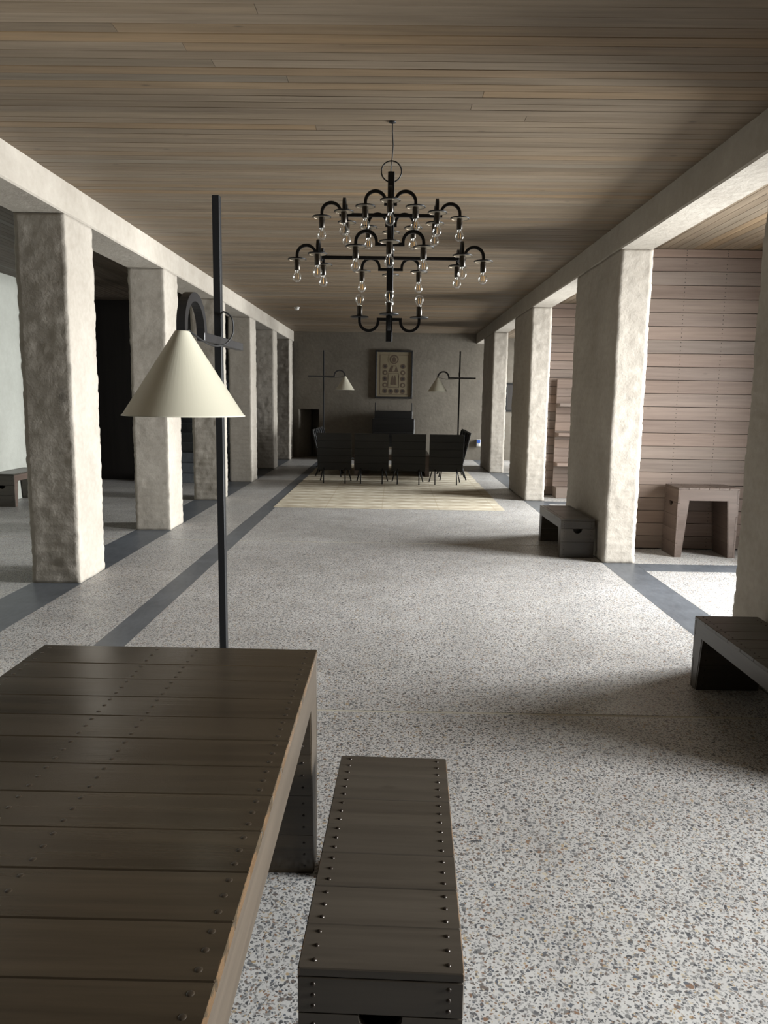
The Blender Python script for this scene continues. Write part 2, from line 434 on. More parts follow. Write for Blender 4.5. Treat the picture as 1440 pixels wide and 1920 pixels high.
for i, (cy, ww) in enumerate(WINDOWS):
    m = MB(); x0, x1, f = XWR+.06, XWR+.12, .055
    a, b = cy-ww/2, cy+ww/2
    m.box(x0, x1, a, a+f, WZ0, WZ1); m.box(x0, x1, b-f, b, WZ0, WZ1); m.box(x0, x1, a+f, b-f, WZ0, WZ0+f); m.box(x0, x1, a+f, b-f, WZ1-f, WZ1)
    m.box(x0, x1, cy-.02, cy+.02, WZ0+f, WZ1-f)
    w = tag(m.build('window_%d' % (i+1), M['clad']), kind='structure')
    for s0, s1 in ((a+f, cy-.02), (cy+.02, b-f)):
        g = MB(); g.box(x0+.02, x0+.026, s0, s1, WZ0+f, WZ1-f); g.build('pane', M['glass'], w)

# beams over the colonnades
def beam(name, x0, x1, z0, z1, label):
    m = MB(); ny = 180
    vs = []; fs = []
    prof = [(x0, z1), (x0, z0+.012), (x0+.012, z0), (x1-.012, z0), (x1, z0+.012), (x1, z1)]
    for i in range(ny+1):
        y = YN+(YF-YN)*i/ny
        for j, (x, z) in enumerate(prof):
            dz = 0 if z == z1 else .0015+.0015*mnoise.noise(Vector((x*3, y*1.7, z*3)))
            dx = .0035*mnoise.noise(Vector((x*5+9, y*2.3, z*4)))
            vs.append((x+dx, y, z+dz))
    q = len(prof)
    for i in range(ny):
        for j in range(q-1): fs.append((i*q+j, i*q+q+j, i*q+q+j+1, i*q+j+1))
    fs.append(tuple(range(q))); fs.append(tuple(ny*q+j for j in range(q-1, -1, -1)))
    m.add(vs, fs, 0, False)
    return tag(m.build(name, M['soffit']), label, 'beam')
beam('concrete_beam', XLO, XL, ZB, ZC+.03, 'long whitewashed beam on the narrow columns')
beam('concrete_beam', XR, XRO, ZB, ZC+.03, 'long shaded beam on the wide piers beside the wood partitions')

# ------------------------------------------------------------------ columns (slurried brick)
def column(x0, x1, y0, y1, label, group=None, name='column'):
    rng = random.Random(int(y0*1000)+int(x0*77))
    r = .014; cx, cy = (x0+x1)/2, (y0+y1)/2; hx, hy = (x1-x0)/2, (y1-y0)/2
    ring = []   # (pos, normal, face id, distance along the face)
    step = .03
    sides = [((-hx, -hy), (1, 0), 2*hx, (0, -1)), ((hx, -hy), (0, 1), 2*hy, (1, 0)), ((hx, hy), (-1, 0), 2*hx, (0, 1)), ((-hx, hy), (0, -1), 2*hy, (-1, 0))]
    for fi, (p, d, L, nn) in enumerate(sides):
        n_ = max(3, int(L/step))
        for i in range(n_+1):
            s_ = r+(L-2*r)*i/n_
            ring.append(((p[0]+d[0]*s_, p[1]+d[1]*s_), nn, fi, s_))
    CH, BL = .0745, .235
    ZT = ZB-.001; nz = int(ZB/.0248); vs = []; fs = []
    brick = {}
    for k in range(nz+1):
        z = ZT*k/nz
        course = int(z/CH); fz = (z/CH) % 1.0
        for (px, py), nn, fi, s_ in ring:
            sh = .5*(course % 2)+.17*fi
            bi = math.floor(s_/BL+sh); fx = (s_/BL+sh) % 1.0
            key = (fi, course, bi)
            if key not in brick: brick[key] = (rng.uniform(-.0028, .0028), rng.uniform(-.014, .014))
            o, tilt = brick[key]
            ez = min(fz, 1-fz)*CH; ex = min(fx, 1-fx)*BL
            gr = -.0036*max(0, 1-ez/.016)-.0026*max(0, 1-ex/.02)
            P = Vector((cx+px, cy+py, z))
            lump = .0055*mnoise.noise(P*4.3)+.0036*mnoise.noise(P*13.0)+.0016*mnoise.noise(P*31.0)
            d = o+tilt*(fx-.5)*.25+gr+lump-.002
            if z < .001 or z > ZB-.001: d -= .0
            vs.append((px+nn[0]*d, py+nn[1]*d, z))
    q = len(ring)
    for k in range(nz):
        for j in range(q):
            fs.append((k*q+j, k*q+(j+1) % q, k*q+q+(j+1) % q, k*q+q+j))
    fs.append(tuple(range(q-1, -1, -1))); fs.append(tuple(nz*q+j for j in range(q)))
    m = MB(); m.add(vs, fs, 0, True)
    m.sm[-1] = m.sm[-2] = False
    return tag(m.build(name, M['plaster'], None, (cx, cy, 0)), label, 'column', group)
LC = [(1.0, 1.556), (3.566, 4.12), (6.131, 6.687), (8.697, 9.240), (11.289, 11.787), (13.819, 14.375), (16.42, 16.917), (18.923, 19.46)]
names_l = ['narrow whitewashed brick column, eighth from the far wall', 'narrow whitewashed brick column, seventh from the far wall',
           'narrow whitewashed brick column with a small grey stain, sixth from the far wall', 'narrow whitewashed brick column, fifth from the far wall',
           'narrow whitewashed brick column, fourth from the far wall', 'narrow whitewashed brick column, third from the far wall',
           'narrow whitewashed brick column, second from the far wall', 'narrow whitewashed brick column next to the far wall and its niche']
for (a, b), lb in zip(LC, names_l): column(XLO, XL, a, b, lb, 'narrow columns of the colonnade')
RC = [(-1.72, -.03), (2.79, 4.478), (7.289, 8.978), (11.81, 13.469), (16.30, 18.05)]
names_r = ['wide brick pier, fifth from the far wall', 'wide shaded brick pier behind the low bench beside the seating bench end, fourth from the far wall',
           'wide brick pier between the low bench with a half-moon handle and the side table', 'wide brick pier with a wood partition and shelf rack beside it',
           'wide brick pier next to the far wall, beside the rug']
names_r[1] = 'wide shaded brick pier, fourth from the far wall, with a dark bench at its foot'
for (a, b), lb in zip(RC, names_r): column(XR, XRO, a, b, lb, 'wide piers of the colonnade', 'pier')

# ------------------------------------------------------------------ wood partitions in the right aisle
def dome(m, c, r, h, nrm='z', mi=0, n=8):
    prof = [(r, 0), (r*.92, h*.45), (r*.6, h*.85)]
    vs = []; 
    for rr, hh in prof:
        for j in range(n):
            a = 2*PI*j/n; p = (rr*math.cos(a), rr*math.sin(a), hh)
            vs.append(p)
    vs.append((0, 0, h))
    def tr(p):
        x, y, z = p
        if nrm == 'z': return (c[0]+x, c[1]+y, c[2]+z)
        if nrm == '-y': return (c[0]+x, c[1]-z, c[2]+y)
        if nrm == 'y': return (c[0]+x, c[1]+z, c[2]-y)
        if nrm == 'x': return (c[0]+z, c[1]+x, c[2]+y)
        if nrm == '-x': return (c[0]-z, c[1]-x, c[2]+y)
    fs = []
    for k in range(2):
        for j in range(n): fs.append((k*n+j, k*n+(j+1) % n, (k+1)*n+(j+1) % n, (k+1)*n+j))
    for j in range(n): fs.append((2*n+j, 2*n+(j+1) % n, 3*n))
    m.add([tr(p) for p in vs], fs, mi, True)

def partition(y, label):
    m = MB(); m.box(XRO+.001, XWR, y+.024, y+.14, 0, ZCR)
    t = tag(m.build('wood_partition', M['dark_wood']), label, 'partition', 'plank partitions between the piers and the outer wall')
    pitch = .1352; z = .012
    def board(h):
        b = MB(); L = XWR-XRO-.004
        b.bbox(0, L, -.001, .023, 0, h-.005, .0014)
        xs = [.57, .98, 1.75, 2.3]
        for x in xs:
            for q in (.2, .5, .8): dome(b, (x, -.001, h*q), .0045, .0025, '-y', 1)
        return b.mesh('cladding_board', [M['clad'], M['nail']])
    me = board(pitch)
    while z+pitch < ZCR:
        link('cladding_board', me, t, (XRO+.002, y, z)); z += pitch
    link('cladding_board', board(ZCR-z), t, (XRO+.002, y, z))
    return t
partition(8.04, 'grey brown plank partition behind the brown side table')
partition(12.55, 'grey brown plank partition behind the tall shelf rack')
partition(3.54, 'grey brown plank partition on the pier with the dark bench at its foot')

# ------------------------------------------------------------------ plank furniture
nail_me = {}
def nail_mesh(nrm, r, flat):
    if (nrm, r, flat) not in nail_me:
        m = MB(); dome(m, (0, 0, 0), r, r*(.2 if flat else .55), nrm); nail_me[(nrm, r, flat)] = m.mesh('nail', M['worn_nail' if flat else 'nail'])
    return nail_me[(nrm, r, flat)]
def plank_piece(name, label, cat, loc, rz, L, W, Ht, n, wood_key, apron, lt, lb, group=None, seams=None, end_seams=None,
                nails='mesh', rows=None, nr=.006, handle=True, side_key=None, inset=.034, flat=False, wear=False):
    """a plank bench or table: long axis local x, boards across it; arched side frames, boarded ends, hollow legs"""
    t = thing(name, label, cat, loc, rz, group)
    B = .02; hl, hw = L/2, W/2
    mb, ms = M[wood_key+'_y'], M[(side_key or wood_key)+'_x']
    mt = furn_worn(wood_key, hw) if wear else mb
    # side frames
    zt = Ht-B; zi = Ht-apron; xo = hl-B
    poly = [(-xo, 0), (-xo+lb, 0), (-xo+lt, zi), (xo-lt, zi), (xo-lb, 0), (xo, 0), (xo, zt), (-xo, zt)]
    for s in (-1, 1):
        m = MB(); a, b = sorted((s*hw, s*(hw-.03)))
        # the arch as three convex prisms
        m.prism(poly[0:3]+[(-xo+lt, zt), (-xo, zt)], 'y', a, b)
        m.prism([(-xo+lt, zi), (xo-lt, zi), (xo-lt, zt), (-xo+lt, zt)], 'y', a, b)
        m.prism([(xo-lb, 0), (xo, 0), (xo, zt), (xo-lt, zt), (xo-lt, zi)], 'y', a, b)
        m.build('side_frame', ms, t)
    # top boards
    if seams is None: seams = [-hl+L*i/n for i in range(n+1)]
    rows = rows or [-hw+inset, hw-inset]
    for a, b in zip(seams[:-1], seams[1:]):
        m = MB(); w = b-a; m.bbox(-w/2+.0006, w/2-.0006, -hw-.0015, hw+.0015, -B, 0, .0022)
        pos = [((q-.5)*w, y, 0) for q in (.18, .5, .82) for y in rows]
        mats = [mt]
        if nails == 'mesh':
            mats = [mt, M['nail']]
            for p in pos: dome(m, p, nr*.8, nr*.4, 'z', 1, 6)
        o = m.build('top_board', mats, t, ((a+b)/2, 0, Ht+random.uniform(-.0008, .0004)))
        if nails == 'parts':
            for p in pos: link('nail', nail_mesh('z', nr, flat), o, p)
    # end boards
    es = end_seams or [0, .1625, .2925, Ht-B]
    for s in (-1, 1):
        x0, x1 = sorted((s*hl, s*(hl-B)))
        for i, (za, zb) in enumerate(zip(es[:-1], es[1:])):
            m = MB(); notch = handle and i == len(es)-3; h = zb-za
            if notch:
                r = .046; arc = [(r*math.cos(PI+PI*j/12), h-.001+r*math.sin(PI+PI*j/12)) for j in range(13)]
                # left half and right half plus strip below, all along x
                loc_l = [(-hw, .0005), (0, .0005)]+[p for p in reversed(arc) if p[0] <= 1e-6]+[(-hw, h-.001)]
                loc_r = [(0, .0005), (hw, .0005), (hw, h-.001)]+[p for p in reversed(arc) if p[0] >= -1e-6]
                for pl in (loc_l, loc_r): m.prism(pl, 'x', 0, x1-x0)
            else:
                m.bbox(0, x1-x0, -hw-.001, hw+.001, .0005, h-.001, .002)
            pos = [(0 if s < 0 else x1-x0, y, h*q) for q in (.2, .5, .8) for y in (-hw+inset, hw-inset)]
            mats = [mb]
            if nails == 'mesh':
                mats = [mb, M['nail']]
                for p in pos: dome(m, p, nr*.8, nr*.4, '-x' if s < 0 else 'x', 1, 6)
            o = m.build('end_board', mats, t, (x0, 0, za))
            if nails == 'parts':
                for p in pos: link('nail', nail_mesh('-x' if s < 0 else 'x', nr, flat), o, p)
    # inner leg boards, slanted, nailed on the inner edge of the legs
    nin = max(2, int(zi/.13))
    for s in (-1, 1):
        for i in range(nin):
            q0, q1 = zi*i/nin, zi*(i+1)/nin
            xa = lb+(lt-lb)*q0/zi; xb = lb+(lt-lb)*q1/zi
            m = MB(); X = lambda d: s*(xo-d)
            pl = [(X(xa+.012), q0+.0006), (X(xa), q0+.0006), (X(xb), q1-.0006), (X(xb+.012), q1-.0006)]
            if s > 0: pl = pl[::1]
            else: pl = pl[::-1]
            m.prism(pl, 'y', -hw+.002, hw-.002)
            xm = (xa+xb)/2+.012
            for y in (-hw+inset, hw-inset):
                for q in (.2, .5, .8):
                    dome(m, (X(lb+(lt-lb)*(q0+(q1-q0)*q)/zi+.012), y, q0+(q1-q0)*q), nr*.8, nr*.4, '-x' if s > 0 else 'x', 1, 6)
            m.build('inner_board', [mb, M['nail']], t)
    m = MB(); m.box(-xo+lt, xo-lt, -hw+.03, hw-.03, zi, zi+.012); m.build('underside', mb, t)
    return t

# near table: its boards run across, long axis into the hall (local x -> world y)
TS = [.33, .46, .588, .716, .844, .972, 1.098, 1.226, 1.354, 1.486, 1.610, 1.742, 1.869, 1.996, 2.128, 2.254, 2.418]
yc = (TS[0]+TS[-1])/2
plank_piece('plank_table', 'large dark brown plank table with glossy top and worn edges', 'table', (-.6885, yc, 0), PI/2, TS[-1]-TS[0], .897, .73, 16,
            'oak', .135, .16, .07, None, [y-yc for y in TS], [0, .14, .28, .42, .57, .71], 'parts', [-.4195, -.06, .069, .4195], .0062, True, 'side', .029, True, True)
# (local +y is world -x: the two inner nail rows at x = -.629 and -.757)
plank_piece('plank_bench', 'narrow dark plank bench with rows of nails beside the large table', 'bench', (.004, 1.8795, 0), math.radians(90-1.55), .945, .338, .395, 7,
            'bench', .115, .085, .045, 'low plank benches', None, None, 'parts', None, .0056, True, 'bench', .03, False, True)
plank_piece('plank_bench', 'low plank bench with half-moon handle at the pier near the side table', 'bench', (1.82, 7.99, 0), math.radians(90+1.6), .97, .335, .392, 7,
            'bench', .10, .085, .045, 'low plank benches', side_key='bench')
plank_piece('plank_bench', 'low plank bench in deep shade along the fourth wide pier from the far wall', 'bench', (1.835, 3.605, 0), math.radians(90), .97, .34, .395, 7,
            'bench', .10, .085, .045, 'low plank benches', side_key='bench')
plank_piece('side_table', 'brown plank side table with half-moon handle against the plank partition', 'side table', (3.147, 7.81, 0), 0, .606, .375, .705, 6,
            'brown', .127, .083, .037, None, None, [0, .14, .28, .42, .55, .685])
plank_piece('plank_bench', 'dark plank bench against the pale aisle wall behind the narrow columns', 'bench', (-5.315, 10.8, 0), math.radians(90), 1.0, .34, .45, 7,
            'bench', .10, .085, .045, 'low plank benches', side_key='brown')

# ------------------------------------------------------------------ floor lamps
def floor_lamp(label, x, y, ang, arm_z, top_z, group, cz=.0):
    """local +x points along the arm to the shade"""
    t = thing('floor_lamp', label, 'floor lamp', (x, y, 0), ang, group)
    m = MB(); m.bbox(-.15, .15, -.15, .15, 0, .012, .003); m.build('base_plate', M['metal'], t)
    m = MB(); m.bbox(-.015, .015, -.015, .015, .012, top_z, .0015); m.build('pole', M['metal'], t)
    a0, R, hw = .235, .118, .016
    m = MB(); m.bbox(-.35, a0+.016, -.0158, .0158, arm_z-.016, arm_z+.016, .0015)
    m.build('arm', M['grey_metal'], t)
    pts = [(a0, 0, arm_z+.016)]+[(a0+R-R*math.cos(PI*j/20), 0, arm_z+.014+R*math.sin(PI*j/20)) for j in range(21)]+[(a0+2*R, 0, arm_z-.004)]
    m = MB(); m.sweep(pts, [(-.0155, -.016), (.0155, -.016), (.0155, .016), (-.0155, .016)], (0, 1, 0)); m.build('gooseneck', M['grey_metal'], t)
    sx = a0+2*R
    m = MB(); r1, r2, zt, zb = .027, .208, arm_z+.002, arm_z-.292
    prof = [(0, zt), (r1*.9, zt), (r1, zt-.004), (r2, zb+.006), (r2+.005, zb+.003), (r2+.005, zb), (r2-.003, zb), (r2-.006, zb+.004), (r1, zt-.012), (0, zt-.012)]
    m.lathe(prof[::-1], (sx, 0, 0), 64); sh = m.build('lamp_shade', M['shade'], t)
    m = MB(); m.lathe([(0, zt-.11), (.018, zt-.11), (.02, zt-.09), (.02, zt-.012)], (sx, 0, 0), 16); m.build('bulb_holder', M['socket'], t)
    # cable: out of the pole, loop down below the arm to the shade
    m = MB()
    P = [(.012, .010, arm_z+.10), (.03, .030, arm_z+.115), (.025, .062, arm_z+.09), (.03, .066, arm_z+.03), (.07, .05, arm_z-.012), (.15, .036, arm_z-.028), (.25, .03, arm_z-.028), (.36, .026, arm_z-.014), (sx-.012, .018, arm_z+.006)]
    cv = []
    for i in range(len(P)-1):
        p0, p1, p2, p3 = [Vector(P[max(0, min(len(P)-1, i+k))]) for k in (-1, 0, 1, 2)]
        for q in range(8):
            u = q/8; cv.append(.5*((2*p1)+(p2-p0)*u+(2*p0-5*p1+4*p2-p3)*u*u+(3*p1-p0-3*p2+p3)*u**3))
    cv.append(Vector(P[-1])); m.tube(cv, .0035, 6); m.build('cable', M['cable'], t)
    return t
GL = 'floor lamps with conical cream shades'
floor_lamp('tall black floor lamp with cream cone shade standing at the end of the large table', -.722, 3.2, math.radians(-92.6), 1.768, 2.335, GL)
floor_lamp('black floor lamp with cream cone shade at the far wall niche', -1.57, 17.2, 0, 1.998, 2.558, GL)
floor_lamp('black floor lamp with cream cone shade beside the wide pier, by the black chairs', 1.41, 16.95, PI, 1.99, 2.56, GL)

# ------------------------------------------------------------------ chandelier
CX, CY = -.039, 4.815
ch = thing('chandelier', 'black steel chandelier with many clear bulbs hanging from the plank ceiling', 'chandelier', (CX, CY, ZC))
def Z(z): return z-ZC
m = MB(); m.tube([(.002, 0, 0), (.003, 0, Z(3.1)), (.008, .002, Z(3.03)), (.004, 0, Z(2.96)), (-.004, 0, Z(2.87))], .0035, 6); m.build('cord', M['cable'], ch)
m = MB(); m.lathe([(0, 0), (.02, 0), (.02, -.006), (0, -.006)][::-1], (.002, 0, 0), 16); m.build('ceiling_hook', M['metal'], ch)
m = MB(); m.tube([(.06*math.cos(2*PI*j/32), 0, Z(2.881)+.06*math.sin(2*PI*j/32)) for j in range(32)], .004, 8, closed=True); m.build('ring', M['metal'], ch)
m = MB(); m.bbox(-.02, .02, -.02, .02, Z(1.889), Z(2.877), .002); m.build('stem', M['metal'], ch)
arm_me = {}
def arm_meshes(upd, ax):
    if (upd, ax) in arm_me: return arm_me[(upd, ax)]
    s = 1 if upd else -1          # +1: arch over the top, bulb below; -1: inverted
    R = .057; hw = .0085
    pts = [(.0, 0, 0), (ax-.012, 0, 0)]
    m = MB(); m.box(0, ax+hw, -hw, hw, -.009, .009)
    arc = [(ax, 0, s*.0)]+[(ax+R-R*math.cos(PI*j/14), 0, s*(.012+R*math.sin(PI*j/14))) for j in range(15)]+[(ax+2*R, 0, -s*.014)]
    m.sweep(arc, [(-hw, -hw), (hw, -hw), (hw, hw), (-hw, hw)], (0, 1, 0))
    arm = m.mesh('lamp_arm', M['metal'])
    ex = ax+2*R; e = (ex, 0, -s*.014)
    d = MB(); R2 = .057
    d.lathe([(R2-.006, -.002), (R2-.001, -.002), (R2, .000), (R2, .003), (R2-.002, .005), (0, .005)], e, 28, 0, False, s)
    d.lathe([(0, -.0012), (R2-.006, -.0012), (R2-.006, -.002)], e, 28, 1, False, s)
    disk = d.mesh('drip_disk', [M['metal'], M['disk_pale']])
    k = MB(); k.lathe([(0, -.064), (.016, -.064), (.0178, -.061), (.0178, -.004), (.0155, -.002), (0, -.002)], e, 18, 0, True, s)
    sock = k.mesh('socket', M['socket'])
    b = MB(); z0 = -.064
    prof = [(.0, -.0700), (.010, -.0690), (.0185, -.0645), (.0255, -.0560), (.0288, -.0450), (.0280, -.0340), (.0235, -.0230), (.0175, -.0130), (.0135, -.006), (.0130, 0)]
    b.lathe([(r, z0+z) for r, z in prof], e, 18, 0, True, s)
    for dx in (-.006, .006): b.lathe([(0, z0-.05), (.0017, z0-.05), (.0017, z0-.018), (0, z0-.018)], (e[0]+dx, 0, e[2]), 6, 1, True, s)
    b.lathe([(0, z0-.016), (.003, z0-.015), (.0045, z0-.004), (.009, z0)], e, 10, 2, True, s)
    bulb = b.mesh('bulb', [M['glass'], M['filament'], M['white_plastic']])
    arm_me[(upd, ax)] = (arm, disk, sock, bulb); return arm_me[(upd, ax)]
def lamp_arm(x, y, z, ang, upd=True, ax=.068):
    a, d, s, b = arm_meshes(upd, ax)
    o = link('lamp_arm', a, ch, (x, y, Z(z)), (0, 0, ang))
    for nm, me in (('drip_disk', d), ('socket', s), ('bulb', b)): link(nm, me, o)
for zb, Rb, axp in ((2.631, .272, .028), (2.384, .421, .073)):
    for k in range(4):
        a = k*PI/2; dx, dy = math.cos(a), math.sin(a)
        m = MB()
        if k % 2 == 0: x0, x1 = sorted((.02*dx, (Rb+.008)*dx)); m.box(x0, x1, -.0085, .0085, Z(zb)-.0095, Z(zb)+.0095)
        else: y0_, y1_ = sorted((.02*dy, (Rb+.008)*dy)); m.box(-.0085, .0085, y0_, y1_, Z(zb)-.0095, Z(zb)+.0095)
        m.build('crossbar', M['metal'], ch)
        for q in (-1, 0, 1): lamp_arm(dx*Rb, dy*Rb, zb, a+q*PI/2, True, axp if q else .028)
for k in range(4): lamp_arm(0, 0, 2.023, k*PI/2, False)

# ------------------------------------------------------------------ seating group at the far end
# rug
m = MB(); rx0, rx1, ry0, ry1 = -1.68, 1.58, 10.67, 17.9; nx, ny = 40, 80; vs = []; fs = []
for j in range(ny+1):
    for i in range(nx+1):
        x = rx0+(rx1-rx0)*i/nx; y = ry0+(ry1-ry0)*j/ny
        if i in (0, nx): x += .022*mnoise.noise(Vector((i, y*2.6, 0)))
        if j in (0, ny): y += .02*mnoise.noise(Vector((x*2.2, j, 3)))
        edge = min(i, nx-i, j, ny-j)
        vs.append((x, y, .004+.0006*mnoise.noise(Vector((x*2, y*2, 0)))))
W_ = nx+1
for j in range(ny):
    for i in range(nx): fs.append((j*W_+i, j*W_+i+1, (j+1)*W_+i+1, (j+1)*W_+i))
o_ = len(vs); per = [j*W_ for j in range(0)]
per = list(range(nx+1))+[j*W_+nx for j in range(1, ny+1)]+[ny*W_+i for i in range(nx-1, -1, -1)]+[j*W_ for j in range(ny-1, 0, -1)]
vs += [(vs[p][0], vs[p][1], .0005) for p in per]
L_ = len(per)
for i in range(L_): fs.append((o_+i, o_+(i+1) % L_, per[(i+1) % L_], per[i]))
m.add(vs, fs); tag(m.build('rug', M['rug']), 'large flat-woven straw coloured rug under the black chairs', 'rug')

def make_chair():
    t = thing('lounge_chair', 'x', 'chair')
    b0 = Vector((0, .10, .235)); b1 = Vector((0, -.055, .906)); L = (b1-b0).length; tilt = math.atan2(b0.y-b1.y, b1.z-b0.z)
    nb = 5; h = L/nb
    m = MB(); m.bbox(-.307, .307, -.014, .014, .001, h-.0012, .002); bme_ = m.mesh('back_board', M['black_x'])
    for i in range(nb):
        p = b0+(b1-b0)*(i/nb); link('back_board', bme_, t, p, (tilt, 0, 0))
    for s in (-1, 1):
        m = MB(); m.bbox(-.012, .012, .014, .036, .02, L-.03, .002); m.build('back_rail', M['metal'], t, b0+Vector((s*.2, 0, 0)), (tilt, 0, 0))
    s0 = Vector((0, .10, .335)); s1 = Vector((0, .60, .405)); sl = (s1-s0).length; stilt = math.atan2(s1.z-s0.z, s1.y-s0.y)
    m = MB(); m.bbox(-.29, .29, .001, sl/4-.001, -.014, .014, .002); sme = m.mesh('seat_board', M['black_x'])
    for i in range(4):
        link('seat_board', sme, t, s0+(s1-s0)*(i/4), (stilt, 0, 0))
    for s in (-1, 1):
        m = MB(); m.bbox(-.012, .012, 0, sl-.04, -.036, -.0145, .002); m.build('seat_rail', M['metal'], t, s0+Vector((s*.2, 0, 0)), (stilt, 0, 0))
        m = MB(); m.tube([(s*.195, 0, 0), (s*.195, .10, .32)], .011, 8); m.lathe([(0, 0), (.016, 0), (.016, .006), (0, .006)], (s*.195, 0, 0), 10); m.build('leg', M['metal'], t)
        m = MB(); m.tube([(s*.285, .50, 0), (s*.2, .44, .36)], .011, 8); m.lathe([(0, 0), (.016, 0), (.016, .006), (0, .006)], (s*.285, .50, 0), 10); m.build('leg', M['metal'], t)
    return t
proto = make_chair(); first = True
def chair(x, y, rz, label):
    global first
    c = proto if first else copy_tree(proto); first = False
    c.location = (x, y, .0078); c.rotation_euler = (0, 0, rz); tag(c, label, 'chair', 'black lounge chairs around the low table')
ORD = ['first', 'second', 'third', 'fourth']
fl = ['black plank lounge chair seen from behind, in the corner nearest the niche', 'black plank lounge chair seen from behind, second from the niche corner',
      'black plank lounge chair seen from behind, third from the niche corner', 'black plank lounge chair seen from behind, in the corner nearest the wide pier']
for x, dz, lb in zip((-1.06, -.391, .272, .95), (1.2, -.5, .4, -.8), fl): chair(x, 13.76, math.radians(dz), lb)
for i, y in enumerate((14.86, 15.52, 16.18)):
    chair(1.40+.01*i, y, math.radians(90+(-1, 1, 2, 0)[i]), 'black lounge chair backing the wide piers, %s from the row seen from behind' % ORD[i])
for i, y in enumerate((15.2, 15.89, 16.58, 17.2)[:3]):
    chair(-1.53+.01*i, y, math.radians(-90+(2, -1, 1)[i]), 'black lounge chair backing the narrow columns, %s from the row seen from behind' % ORD[i])
plank_piece('low_table', 'low brown plank table in the middle of the black chairs', 'table', (-.03, 15.95, .0062), 0, 1.5, 1.5, .42, 11, 'brown', .10, .09, .05, handle=False, nails=None)
for i, (bx_, by_, bz_, w_, d_, h_, rz_) in enumerate(((-.05, 15.46, .4295, .30, .21, .05, .05), (-.045, 15.47, .4800, .28, .20, .045, -.04), (-.05, 15.475, .5255, .25, .19, .04, .1))):
    t = thing('book', ('thick pale book at the bottom of the pile on the low table', 'pale book in the middle of the pile on the low table', 'small pale book on top of the pile on the low table')[i], 'book', (bx_, by_, bz_), rz_, 'books piled on the low table')
    m = MB(); m.box(-w_/2+.004, w_/2-.004, -d_/2+.004, d_/2-.004, .003, h_-.003); m.build('pages', M['paper'], t)
    m = MB(); m.box(-w_/2, w_/2, -d_/2, d_/2, 0, .003); m.box(-w_/2, w_/2, -d_/2, d_/2, h_-.003, h_); m.box(-w_/2, w_/2, -d_/2, -d_/2+.003, .003, h_-.003)
    m.build('cover', (M['paper'], M['white_plastic'], M['disk_pale'])[i], t)

# black cabinet at the far wall
t = thing('harmonium', 'black stepped cabinet with two thin upright posts below the framed print', 'cabinet', (-.015, 19.35, 0))
m = MB(); m.bbox(-.52, .52, -.28, .28, .06, 1.035, .008); m.build('body', M['black_x'], t)
m = MB(); m.bbox(-.47, .47, -.10, .28, 1.035, 1.225, .006); m.build('upper_case', M['black_x'], t)
m = MB(); m.bbox(-.49, .49, -.25, .25, 0, .06, .004); m.build('plinth', M['black_x'], t)
m = MB(); m.bbox(-.50, .50, -.40, -.28, .62, .70, .006); m.build('key_shelf', M['black_x'], t)
for s in (-1, 1):
    m = MB(); m.bbox(s*.455-.012, s*.455+.012, .05, .074, 1.225, 1.425, .002); m.build('post', M['metal'], t)

# framed print on the far wall
t = thing('framed_print', 'framed brown and cream print of a haloed figure and round portraits on far wall', 'picture', (-.02, YF, 2.13))
W2, H2, fr = .473, .60, .045
m = MB()
for a in ((-W2, W2, H2-fr, H2), (-W2, W2, -H2, -H2+fr), (-W2, -W2+fr, -H2+fr, H2-fr), (W2-fr, W2, -H2+fr, H2-fr)): m.bbox(a[0], a[1], -.035, 0, a[2], a[3], .004)
m.build('frame', M['black_x'], t)
m = MB(); m.box(-W2+fr, W2-fr, -.018, -.002, -H2+fr, H2-fr); pp = m.build('print', M['art_paper'], t)
def flat(poly_fn, mat, y=-.0188, name='print_mark'):
    m = MB(); m.prism(poly_fn, 'y', y-.0004, y+.0006); m.build(name, mat, pp)
def disc(cx, cz, r, n=20, sq=1.0): return [(cx+r*math.cos(2*PI*j/n), cz+sq*r*math.sin(2*PI*j/n)) for j in range(n)]
m = MB()
for a in ((-.36, .36, .475, .49), (-.36, .36, -.505, -.49), (-.36, -.345, -.49, .475), (.345, .36, -.49, .475)): m.box(a[0], a[1], -.0192, -.0182, a[2], a[3])
m.build('print_border', M['art_brown'], pp)
flat(disc(0, .375, .155), M['art_paper'], -.0196, 'halo_ground'); flat(disc(0, .375, .115), M['art_brown'], -.0206, 'halo'); flat(disc(0, .37, .082), M['art_paper'], -.0216, 'face_ground'); flat(disc(0, .365, .052, 16, 1.25), M['art_brown'], -.0226, 'face')
flat([(-.14, .06), (.12, .06), (.05, .22), (-.06, .22)], M['art_brown'], -.0192, 'robe'); flat([(-.05, .08), (.01, .08), (.045, .2), (-.02, .2)], M['art_paper'], -.0202, 'robe_fold')
for a in ((-.15, .13, .02, .03), (-.15, .13, -.33, -.32), (-.15, -.14, -.32, .02), (.12, .13, -.32, .02)):
    flat([(a[0], a[2]), (a[1], a[2]), (a[1], a[3]), (a[0], a[3])], M['art_brown'], -.0192, 'inner_border')
flat([(-.08, -.26), (-.005, -.26), (-.005, -.1), (-.03, -.02), (-.07, -.12)], M['art_brown'], -.0192, 'figure'); flat([(.01, -.26), (.07, -.26), (.06, -.12), (.03, -.02), (.01, -.1)], M['art_brown'], -.0192, 'figure')
for i in range(4):
    for s in (-1, 1):
        flat(disc(s*.225+.0, .20-.155*i, .062), M['art_brown'], -.0192, 'medallion'); flat(disc(s*.225, .20-.155*i, .03), M['art_paper'] if i % 2 else M['art_dark'], -.0202, 'medallion_head')
